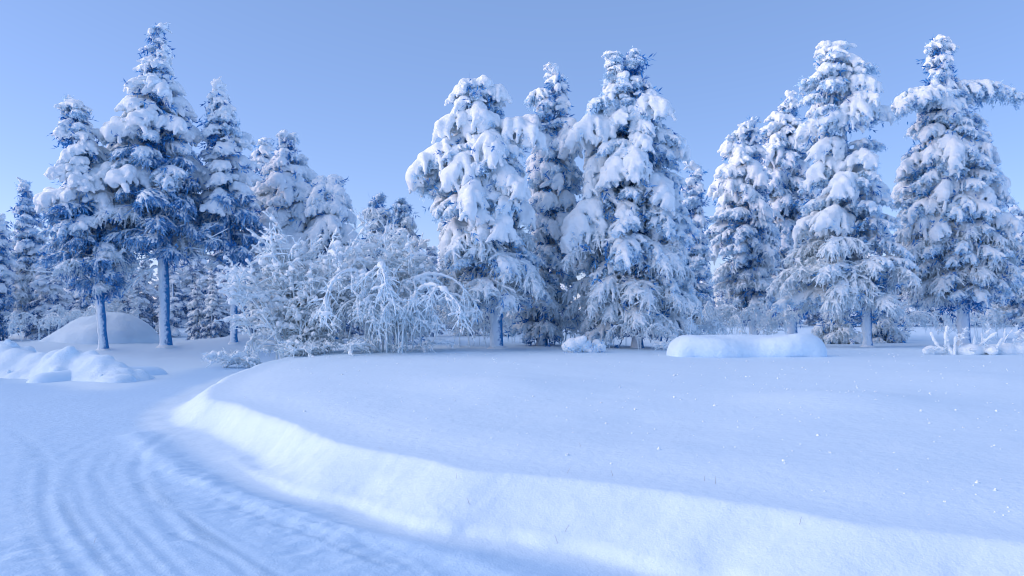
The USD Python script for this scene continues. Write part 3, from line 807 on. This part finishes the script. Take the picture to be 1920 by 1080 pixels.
# ------------------------------------------------------------------ shrubs and bowed birches
STEMS = {}
def make_stem(style, seed):
    """One stem of unit-ish size leaning along +x, with its twigs and the snow on them."""
    rng = np.random.default_rng(seed)
    H = 3.0
    s = np.linspace(0, 1, 12)
    if style == 'upright':
        ln = rng.uniform(.12, .5)
        p = np.stack([H * ln * s**1.7, .08 * H * np.sin(4 * s + seed) * s, H * (s - .18 * ln * s**3)], -1)
    elif style == 'arched':
        R = rng.uniform(.75, 1.1)
        a = s * math.pi * rng.uniform(.72, .92)
        p = np.stack([R * H * .5 * (1 - np.cos(a)), .1 * H * np.sin(3 * s + seed) * s, H * .72 * np.sin(a) ** .85], -1)
    else:                                                      # low, spreading
        p = np.stack([H * .62 * s, .1 * H * np.sin(3 * s + seed) * s, H * (.34 * s - .18 * s**2.5)], -1)
    tw = [(p, np.linspace(.030, .012, 12))]
    loads = [(p, .25, .040)]
    nb = {'upright': 20, 'arched': 22, 'low': 13}[style]
    for i in range(nb):
        t = rng.uniform(.16, .98) * 10.99
        a = p[int(t)] * (1 - t % 1) + p[int(t) + 1] * (t % 1)
        g = p[min(11, int(t) + 1)] - p[int(t)]
        g /= np.linalg.norm(g)
        if style == 'arched' and t > 4:
            dv = g * .45 + [0, 0, -.55] + rng.normal(size=3) * [.35, .55, .25]
        else:
            dv = g * .55 + rng.normal(size=3) * [.55, .6, .3] + [.15, 0, .25]
        dv /= np.linalg.norm(dv)
        L = rng.uniform(.35, .95) * (1.15 - .045 * t)
        u = np.linspace(0, 1, 6)[:, None]
        b = a + dv * L * u + np.array([0, 0, -.35 * L * rng.uniform(.3, 1.4)]) * u**2.2
        tw.append((b, np.linspace(.019, .011, 6)))
        loads.append((b, .1, .037))
        for _ in range(rng.integers(3, 7)):
            j = rng.uniform(.2, 1) * 4.99
            c = b[int(j)] * (1 - j % 1) + b[int(j) + 1] * (j % 1)
            e = dv * .5 + rng.normal(size=3) * .5 + [0, 0, -.25 if style == 'arched' else .1]
            e /= np.linalg.norm(e)
            l2 = rng.uniform(.16, .42)
            w = np.linspace(0, 1, 4)[:, None]
            q2 = c + e * l2 * w + np.array([0, 0, -.25 * l2]) * w**2
            tw.append((q2, np.linspace(.015, .010, 4)))
            if rng.random() < .75:
                loads.append((q2, 0, .031))
    C, R = [], []
    for path, s0, r0 in loads:
        d = np.diff(path, axis=0)
        L = np.linalg.norm(d, axis=1).sum()
        for t in np.arange(s0, 1, .062 / L):
            if rng.random() < .16:
                continue
            i = min(t * (len(path) - 1), len(path) - 1.001)
            g = d[int(i)] / np.linalg.norm(d[int(i)])
            flat = 1 - abs(g[2])
            r = r0 * (.55 + .75 * flat ** .5) * rng.uniform(.7, 1.3)
            C.append(path[int(i)] + d[int(i)] * (i % 1) + [0, 0, .55 * r * (.4 + flat)]); R.append(r)
            if flat > .3 and rng.random() < .10:
                C.append(C[-1] + rng.normal(size=3) * .02); R.append(r * rng.uniform(1.3, 1.9))
    return tubes(tw, 4, False), blob_mesh(C, R, .042, k=3.5, sq=.95, amp=.22, fs=10, seed=seed)

for style, n in (('upright', 6), ('arched', 5), ('low', 3)):
    STEMS[style] = []
    for i in range(n):
        tw_, sn_ = make_stem(style, 500 + 17 * i + len(style))
        cp = numbered('/World/' + {'upright': 'upright_stem', 'arched': 'arched_stem', 'low': 'low_stem'}[style])
        stage.CreateClassPrim(cp)
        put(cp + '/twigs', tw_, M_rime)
        put(cp + '/snow', sn_, M_snow)
        STEMS[style].append(cp)

def shrub(name, label, cat, X, Y, stems, seed, group=None):
    """stems: (style, dx, dy, yaw, scale, tilt)."""
    rng = np.random.default_rng(seed)
    t = thing(name, label, cat, (X, Y, gz(X, Y)), group)
    for style, dx, dy, yaw, sc, tilt in stems:
        x = UsdGeom.Xform.Define(stage, numbered(f'{t.GetPath()}/stem'))
        x.AddTranslateOp().Set((float(dx), float(dy), gz(X + dx, Y + dy) - gz(X, Y) - .06))
        x.AddRotateZOp().Set(float(yaw))
        x.AddRotateYOp().Set(float(tilt))
        x.AddScaleOp().Set((float(sc), float(sc) * rng.uniform(.85, 1.1), float(sc)))
        x.GetPrim().GetReferences().AddInternalReference(STEMS[style][rng.integers(len(STEMS[style]))])
        x.GetPrim().SetInstanceable(True)
    return t

rng = np.random.default_rng(77)
st = [('upright', rng.normal() * .55 + .15, rng.normal() * .5, rng.uniform(0, 360), rng.uniform(.85, 1.42), rng.uniform(-4, 12)) for _ in range(34)]
st += [('low', rng.uniform(-1.6, .9), -rng.uniform(.2, 1.0), rng.uniform(190, 350), rng.uniform(.55, .9), 0) for _ in range(10)]
shrub('shrub', 'tall twiggy shrub of upright snow-furred stems at the left end of the snow field', 'shrub', wx(560, 26.5), 26.5, st, 71)
st = [('arched', rng.normal() * .45, rng.normal() * .4, rng.uniform(-110, 40), rng.uniform(.6, 1.2), rng.uniform(-6, 6)) for _ in range(20)]
st += [('arched', rng.normal() * .4, rng.normal() * .4, rng.uniform(140, 260), rng.uniform(.75, 1.2), rng.uniform(-6, 6)) for _ in range(6)]
st += [('upright', rng.normal() * .5, .3 + rng.random() * .6, rng.uniform(0, 360), rng.uniform(.8, 1.45), 0) for _ in range(16)]
st += [('low', rng.uniform(-.9, .9), -.3, rng.uniform(200, 340), rng.uniform(.5, .8), 0) for _ in range(5)]
shrub('shrub', 'shrub of arched stems bowed to the ground under snow, left of the flat-topped spruce', 'shrub', wx(728, 26), 26, st, 72)
shrub('bowed_birch', 'thin birch stems bowed in low arcs at the right foot of the twin-topped spruce', 'birch', wx(1272, 27), 27,
      [('arched', 0, 0, 178, .62, 0), ('arched', .1, .3, 150, .5, 0), ('arched', -.2, -.2, 205, .42, 0), ('upright', -1.2, .2, 80, .5, 0), ('arched', -1.3, 0, 190, .4, 0), ('low', -.5, -.1, 250, .5, 0), ('arched', .3, .2, 120, .8, -20)], 73)
shrub('bowed_birch', 'single bent snow-loaded branch arching behind the loaf-shaped drift', 'birch', wx(1296, 29), 29,
      [('arched', 0, 0, 0, .55, 18), ('arched', -.05, .15, 12, .45, 10), ('low', .2, .3, 30, .6, 0)], 74)
shrub('shrub', 'low rimed brushwood at the far left below the small pointed spruce', 'shrub', wx(105, 36), 36,
      [('arched', rng.normal() * .7, rng.normal() * .5, rng.uniform(0, 360), rng.uniform(.5, .8), 0) for _ in range(9)], 75)
shrub('shrub', 'small white bush poking up behind the round snow mound', 'shrub', wx(215, 37), 37,
      [('upright', rng.normal() * .6, rng.normal() * .5, rng.uniform(0, 360), rng.uniform(.5, .85), 0) for _ in range(9)], 76)

for k_, (xp, Yb, sc_, lab) in enumerate((
        (985, 33, .85, 'frosted brushwood right of the flat-topped spruce stem, in its shade'),
        (1045, 31, .75, 'frosted brushwood close behind the snow-buried sapling'),
        (880, 30, .8, 'frosted brushwood left of the flat-topped spruce stem, behind the arched shrub'),
        (1125, 30.5, .6, 'drooping rimed brush under the left skirt of the twin-topped spruce'),
        (1345, 37, .8, 'frosted brush behind the left end of the loaf-shaped drift'),
        (1448, 40, .75, 'frosted brush between the two short dark stems behind the loaf-shaped drift'),
        (1700, 40, .8, 'frosted brush between the leaning pine and the thick two-toned stem'),
        (1862, 42, .8, 'frosted brush right of the thick two-toned stem, behind the low snowy plant'))):
    st = [(('arched', 'upright', 'arched')[i % 3], rng.normal() * .7, rng.normal() * .5, rng.uniform(0, 360), sc_ * rng.uniform(.6, 1.1), 0) for i in range(11)]
    shrub('shrub', lab, 'shrub', wx(xp, Yb), Yb, st, 200 + k_)

# the stubby plant in front of the right-hand stem
rng = np.random.default_rng(91)
Yp = 24.0
pl = thing('snowy_plant', 'low plant of thick snow-coated sticks in front of the two-toned stem', 'plant', (wx(1825, Yp), Yp, gz(wx(1825, Yp), Yp)))
for x0, x1, y1, r in ((1775, 1752, 624, .06), (1778, 1772, 618, .05), (1780, 1782, 612, .07), (1782, 1790, 632, .055), (1815, 1819, 630, .05), (1838, 1850, 622, .06), (1836, 1842, 624, .045), (1856, 1868, 634, .06), (1880, 1884, 616, .05), (1893, 1896, 618, .04), (1905, 1916, 640, .06), (1925, 1940, 620, .06)):
    a = np.array([wx(x0, Yp), Yp + rng.normal() * .15, 0]); a[2] = gz(a[0], a[1])
    b = np.array([wx(x1, Yp), Yp + rng.normal() * .25, wz(y1, Yp)])
    o = np.array([wx(1825, Yp), Yp, gz(wx(1825, Yp), Yp)])
    u = np.linspace(0, 1, 9)[:, None]
    p = a + (b - a) * u + np.array([.06 * rng.normal(), 0, 0]) * np.sin(u * 3.1) - o
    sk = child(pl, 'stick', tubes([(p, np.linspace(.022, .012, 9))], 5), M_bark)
    p2 = np.vstack([p[:-1] + (p[1:] - p[:-1]) * w for w in (0, .33, .66)])
    child(sk, 'snow', whole(blob_mesh(p2 + [0, 0, .01], r * rng.uniform(.5, .9, len(p2)), .026, k=3, amp=.25, fs=9, seed=int(x0))), M_snow)
for dx, yaw, sc in ((-1.1, 200, .22), (-.75, 160, .2), (-.5, 300, .24), (-.1, 250, .22), (.25, 330, .26), (.5, 20, .22), (.8, 200, .26), (1.1, 340, .25), (1.3, 280, .24), (-.9, 340, .2), (.1, 170, .2)):
    x = UsdGeom.Xform.Define(stage, numbered(f'{pl.GetPath()}/stem'))
    x.AddTranslateOp().Set((dx, -.1, .02)); x.AddRotateZOp().Set(float(yaw)); x.AddScaleOp().Set((sc, sc, sc * 1.2))
    x.GetPrim().GetReferences().AddInternalReference(STEMS['upright' if yaw > 250 else 'low'][rng.integers(3)]); x.GetPrim().SetInstanceable(True)
C, R = [], []
for x0, y0, r in ((1748, 664, .2), (1738, 668, .12), (1765, 663, .16), (1800, 660, .20), (1818, 655, .26), (1836, 660, .22), (1820, 672, .16), (1862, 655, .24), (1885, 650, .26), (1900, 658, .26), (1915, 655, .28), (1935, 655, .28), (1870, 672, .12), (1850, 648, .16)):
    X = wx(x0, Yp)
    C.append(np.array([X, Yp + rng.normal() * .2, gz(X, Yp) + .1]) - o); R.append(r)
child(pl, 'heaped_snow', blob_mesh(C, R, .04, k=2.6, sq=.8, amp=.22, fs=6, seed=3), M_snow)

# ------------------------------------------------------------------ heaps and drifts
def heap(name, label, cat, balls, h, mat, k=3.0, sq=1.0, amp=.12, fs=2.0, seed=0):
    B = np.array([(x, y, gz(x, y) + z) for x, y, z, r in balls])
    o = np.array([B[:, 0].mean(), B[:, 1].mean(), 0.0]); o[2] = gz(o[0], o[1])
    t = thing(name, label, cat, o)
    child(t, 'snow', whole(blob_mesh(B - o, [b[3] for b in balls], h, k=k, sq=sq, amp=amp, fs=fs, seed=seed)), mat)
    return t, o

Yd = 22.6
heap('snow_drift', 'long loaf-shaped snow drift lying at the back edge of the field', 'snow drift',
     [(wx(x, Yd), Yd + .1 * math.sin(x * .05), z, r) for x, z, r in
      [(1283, .02, .34), (1290, .20, .30), (1300, .24, .31), (1315, .22, .33), (1332, .20, .33), (1350, .18, .33), (1370, .15, .33), (1390, .13, .33), (1410, .13, .33), (1430, .15, .34), (1450, .19, .34), (1470, .23, .34), (1490, .27, .35), (1508, .27, .36), (1522, .20, .36), (1526, .02, .36)]]
     + [(wx(x, Yd), Yd + .45, .05, .5) for x in range(1290, 1530, 20)], .05, M_pile, k=3.4, amp=.10, fs=2.6, seed=4)
rng = np.random.default_rng(51)
sp, so = heap('snowed_sapling', 'small sapling buried in round snow pillows at the foot of the twin-topped spruce', 'sapling',
     [(wx(x, 25), 25 + rng.normal() * .12, z, r) for x, z, r in ((1072, .24, .21), (1086, .31, .18), (1061, .18, .14), (1079, .06, .24), (1099, .16, .15), (1094, .42, .10), (1110, .05, .15), (1120, .26, .14), (1127, .14, .15), (1124, .36, .08), (1104, .30, .08))],
     .035, M_snow, k=4.5, amp=.22, fs=6, seed=51)
o_, d_, l_ = [], [], []
for i in range(70):
    o_.append([rng.uniform(-.55, .55), rng.uniform(-.35, .1), rng.uniform(-.05, .28)]); d_.append(rng.normal(size=3) * [.6, .5, .3] + [0, -.3, -.2]); l_.append(rng.uniform(.1, .24))
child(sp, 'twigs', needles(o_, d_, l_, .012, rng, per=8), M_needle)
rng = np.random.default_rng(5)
heap('snow_mound', 'round snow mound behind the leftmost of the three bare stems', 'snow mound',
     [(wx(x, 35.5), 35.5 + dy, z, r) for x, dy, z, r in ((140, -.6, -.45, .8), (165, -.3, -.10, .95), (190, 0, .02, 1.0), (214, 0, .06, 1.02), (238, .1, .02, 1.0), (258, .2, -.15, .85), (205, -1.0, -.35, 1.0), (235, -.8, -.3, .9), (170, -1.1, -.5, .9), (120, -.8, -.65, .8))], .08, M_pile, k=3.6, amp=.14, fs=1.6, seed=5)
balls = []
for u in np.linspace(0, 1, 46):
    xp, yy = -40 + 285 * u, 23.2 - 2.8 * u
    hgt = np.interp(u, [0, .145, .30, .455, .60, .78, 1], [.80, .72, .52, .38, .62, .34, -.05])
    for dy, k_ in ((-.62, .12), (-.32, .55), (0, 1.0), (.4, .75), (.85, .25)):
        balls.append((wx(xp, yy) + rng.normal() * .08, yy + dy + rng.normal() * .08, (hgt + .1) * k_ * rng.uniform(.75, 1.1) - .30, rng.uniform(.27, .36)))
for i in range(150):
    bx, by, bz, br = balls[rng.integers(230)]
    a, e, r = rng.uniform(0, 6.28), rng.uniform(.3, 1.4), rng.uniform(.10, .19)
    balls.append((bx + math.cos(a) * math.cos(e) * br, by + math.sin(a) * math.cos(e) * br, bz + math.sin(e) * br * .95, r))
pb, o = heap('ploughed_bank', 'bumpy ploughed snow bank along the left edge of the track', 'snow bank', balls, .06, M_pile, k=2.2, amp=.35, fs=2.6, seed=6)
for i in range(14):
    bx, by, bz, br = balls[rng.integers(len(balls))]
    r = rng.uniform(.07, .15)
    c = np.array([bx + rng.normal() * .15, by - rng.random() * .3, gz(bx, by) + bz + br * .95]) - o
    child(pb, 'snow_chunk', whole(blob_mesh([c + rng.normal(size=3) * r * .45 for _ in range(5)], rng.uniform(.4, .8, 5) * r, r * .22, k=7, amp=.4, fs=7, seed=i)), M_pile)
heap('snow_drift', 'low smooth snow tongue reaching onto the track below the mound', 'snow drift',
     [(wx(x, 21.3), 21.3 + .02 * (x - 190), -.22, .42) for x in range(130, 255, 12)], .06, M_field, k=3, amp=.06, fs=1.5, seed=8)

# crumbs of snow that also stand in for sparkles on the field, and a few grass stalks
rng = np.random.default_rng(12)
parts = []
ico = trimesh.creation.icosphere(1, 1.0)
iv, if_ = np.array(ico.vertices), np.array(ico.faces)
n = 0
while n < 420:
    yy = 4.5 + 20 * rng.random() ** 1.3
    xx = rng.uniform(-.62, .66) * yy
    P = np.array([[xx, yy]])
    if bank_d(P)[0] < .5:
        continue
    if n2(P, .45, 71)[0] + .25 * rng.random() < .05 - .1 * (xx > 2):
        continue
    r = .003 + .010 * rng.random() ** 7 + .0004 * yy
    w = iv * r * rng.uniform(.7, 1.3, 3) * (1 + .25 * rng.normal(size=(len(iv), 1)))
    parts.append((w + [xx, yy, gz(xx, yy) + .35 * r], if_)); n += 1
tag(put('/World/sparkle_crumbs', join(parts), M_snow, flat=True), 'scattered crumbs of snow standing in for sparkles on the smooth field', 'snow crumbs', kind='stuff')
st_ = []
for xp, yp, hh in ((855, 885, .05), (1062, 968, .05), (1045, 1020, .06), (1150, 972, .05), (1342, 900, .06), (1090, 838, .04), (1320, 893, .05), (880, 985, .05), (1060, 1015, .05), (720, 905, .03), (1500, 1070, .05), (178, 1020, .04)):
    g = px(xp, yp, .3)
    z = gz(*g)
    g = px(xp, yp, z); z = gz(*g)
    u = np.linspace(0, 1, 4)[:, None]
    st_.append((np.array([g[0], g[1], z - .02]) + u * [rng.normal() * .02, 0, hh + .02] + u**2 * [rng.normal() * .02, 0, 0], np.linspace(.0014, .0007, 4)))
tag(put('/World/grass_stalks', tubes(st_, 4), M_stalk), 'a few dry grass stalks poking through the bank', 'grass', kind='stuff')

# ------------------------------------------------------------------ the forest behind
LITE = [make_bough(L, kd, 900 + i, .10, True) for i, (L, kd) in enumerate([(.6, 'puffy'), (.9, 'puffy'), (1.0, 'heavy'), (1.4, 'heavy'), (.9, 'ragged'), (1.4, 'ragged'), (1.0, 'rime'), (1.5, 'rime')])]
PROTO = []
for v in range(6):
    rng = np.random.default_rng(300 + v)
    Hh = 8.0
    slim = (1.15, 1.5, 1.9, 1.3, 1.7, 2.1)[v]
    sn, tw = [], []
    z = Hh
    while z > .55:
        f = 1 - z / Hh
        r0 = slim * (.08 + .92 * f ** .75) * (1 if f < .8 else 1 - (f - .8))
        for i in range(3 if r0 < .5 else 4):
            a = rng.random() * 6.283
            r = r0 * rng.uniform(.7, 1.1)
            b = LITE[rng.choice(8, p=np.array([2, 2, 2, 2, 2, 2, 1, 1]) / 14.0 if f < .5 else np.array([0, 0, 1, 1, 2, 2, 3, 3]) / 12.0)]
            s = max(.35, r / b.L)
            M = trimesh.transformations.euler_matrix(0, math.radians(18 + 22 * rng.random() * (1 if f > .2 else .3)), a, 'rxyz')[:3, :3]
            M = trimesh.transformations.rotation_matrix(a, (0, 0, 1))[:3, :3] @ trimesh.transformations.rotation_matrix(math.radians(8 + 26 * rng.random()), (0, 1, 0))[:3, :3]
            w = min(1.0, max(.55, s))
            off = np.array([0, 0, z + .25 * r])
            sn.append(((b.snow[0] * [s, w, w]) @ M.T + off, b.snow[1]))
            tw.append(((b.twigs[0] * [s, w, w]) @ M.T + off, b.twigs[1]))
        z -= .40 * rng.uniform(.8, 1.2) * (1 if f > .15 else .7)
    cp = numbered('/World/background_tree')
    stage.CreateClassPrim(cp)
    zz = np.linspace(-.2, Hh, 8)
    put(cp + '/trunk', tubes([(np.stack([0 * zz, 0 * zz, zz], -1), np.linspace(.13, .02, 8))], 7), M_bark)
    put(cp + '/crown', join(tw), M_shade_needle)  # background crowns take the shade-dark needle colour
    put(cp + '/snow', join(sn), M_snow)
    PROTO.append(cp)

def backdrop(n, x0, x1, y0, y1, h0, h1, seed, label, group, name='spruce'):
    rng = np.random.default_rng(seed)
    for i in range(n):
        Y = rng.uniform(y0, y1)
        X = wx(x0 + (x1 - x0) * (i + rng.random()) / n, Y)
        t = thing(name, label, 'tree', (X, Y, gz(X, Y) - .1), group)
        x = UsdGeom.Xformable(t)
        x.AddRotateZOp().Set(float(rng.uniform(0, 360)))
        s = rng.uniform(h0, h1) / 8.0
        x.AddScaleOp().Set((float(s * rng.uniform(1.0, 1.5)), float(s * rng.uniform(1.0, 1.5)), float(s)))
        t.GetReferences().AddInternalReference(PROTO[rng.integers(len(PROTO))])
        t.SetInstanceable(True)

backdrop(20, -60, 480, 41, 52, 3.0, 5.6, 31, 'shaded young spruce in the thicket behind the three bare stems', 'thicket behind the three bare stems')
backdrop(18, -120, 520, 55, 66, 5.0, 7.5, 32, 'far snowy spruce in the back row behind the left-hand trees', 'back row on the left')
backdrop(12, 470, 790, 42, 54, 3.2, 5.2, 33, 'snowy young spruce standing behind the two shrubs', 'young spruces behind the shrubs')
backdrop(16, 780, 1330, 42, 56, 3.0, 5.5, 34, 'snowy spruce filling the gap behind the middle group', 'spruces behind the middle group')
backdrop(30, 1270, 2050, 74, 84, 4.5, 8.0, 35, 'far snowy spruce at the far edge of the clearing on the right', 'forest edge beyond the clearing')

def wood(name, label, cat, spots, seed):
    """A wood that reads as one mass."""
    rng = np.random.default_rng(seed)
    pi = UsdGeom.PointInstancer.Define(stage, '/World/' + name)
    protos = []
    for i, cp in enumerate(PROTO):
        x = UsdGeom.Xform.Define(stage, f'/World/{name}/tree_{i + 1:03d}')
        x.GetPrim().GetReferences().AddInternalReference(cp)
        protos.append(x.GetPath())
    pi.CreatePrototypesRel().SetTargets(protos)
    n = len(spots)
    pi.CreateProtoIndicesAttr([int(v) for v in rng.integers(0, len(protos), n)])
    pi.CreatePositionsAttr(Vt.Vec3fArray([Gf.Vec3f(float(x), float(y), gz(x, y) - .1) for x, y, _ in spots]))
    pi.CreateOrientationsAttr(Vt.QuathArray([Gf.Quath(math.cos(a), 0, 0, math.sin(a)) for a in rng.uniform(0, 3.14, n)]))
    pi.CreateScalesAttr(Vt.Vec3fArray([Gf.Vec3f(h / 8 * w, h / 8 * w, h / 8) for (_, _, h), w in zip(spots, rng.uniform(1.0, 1.5, n))]))
    tag(pi.GetPrim(), label, cat, kind='stuff')

rng = np.random.default_rng(36)
spots = []
for i in range(60):
    Y = rng.uniform(88, 108)
    spots.append((wx(500 + 1650 * rng.random(), Y), Y, rng.uniform(7, 11)))
for i in range(40):
    Y = rng.uniform(68, 90)
    spots.append((wx(-260 + 1060 * rng.random(), Y), Y, rng.uniform(6, 9)))
wood('far_forest', 'distant snowy forest closing off the clearing behind all the nearer trees', 'forest', spots, 41)
spots = []
for i in range(20):
    Y = rng.uniform(19, 44)
    spots.append((-(.66 * Y + 4 + 12 * rng.random()), Y, rng.uniform(5, 8.5)))
wood('side_forest', 'forest edge running on along the left side of the track', 'forest', spots, 42)
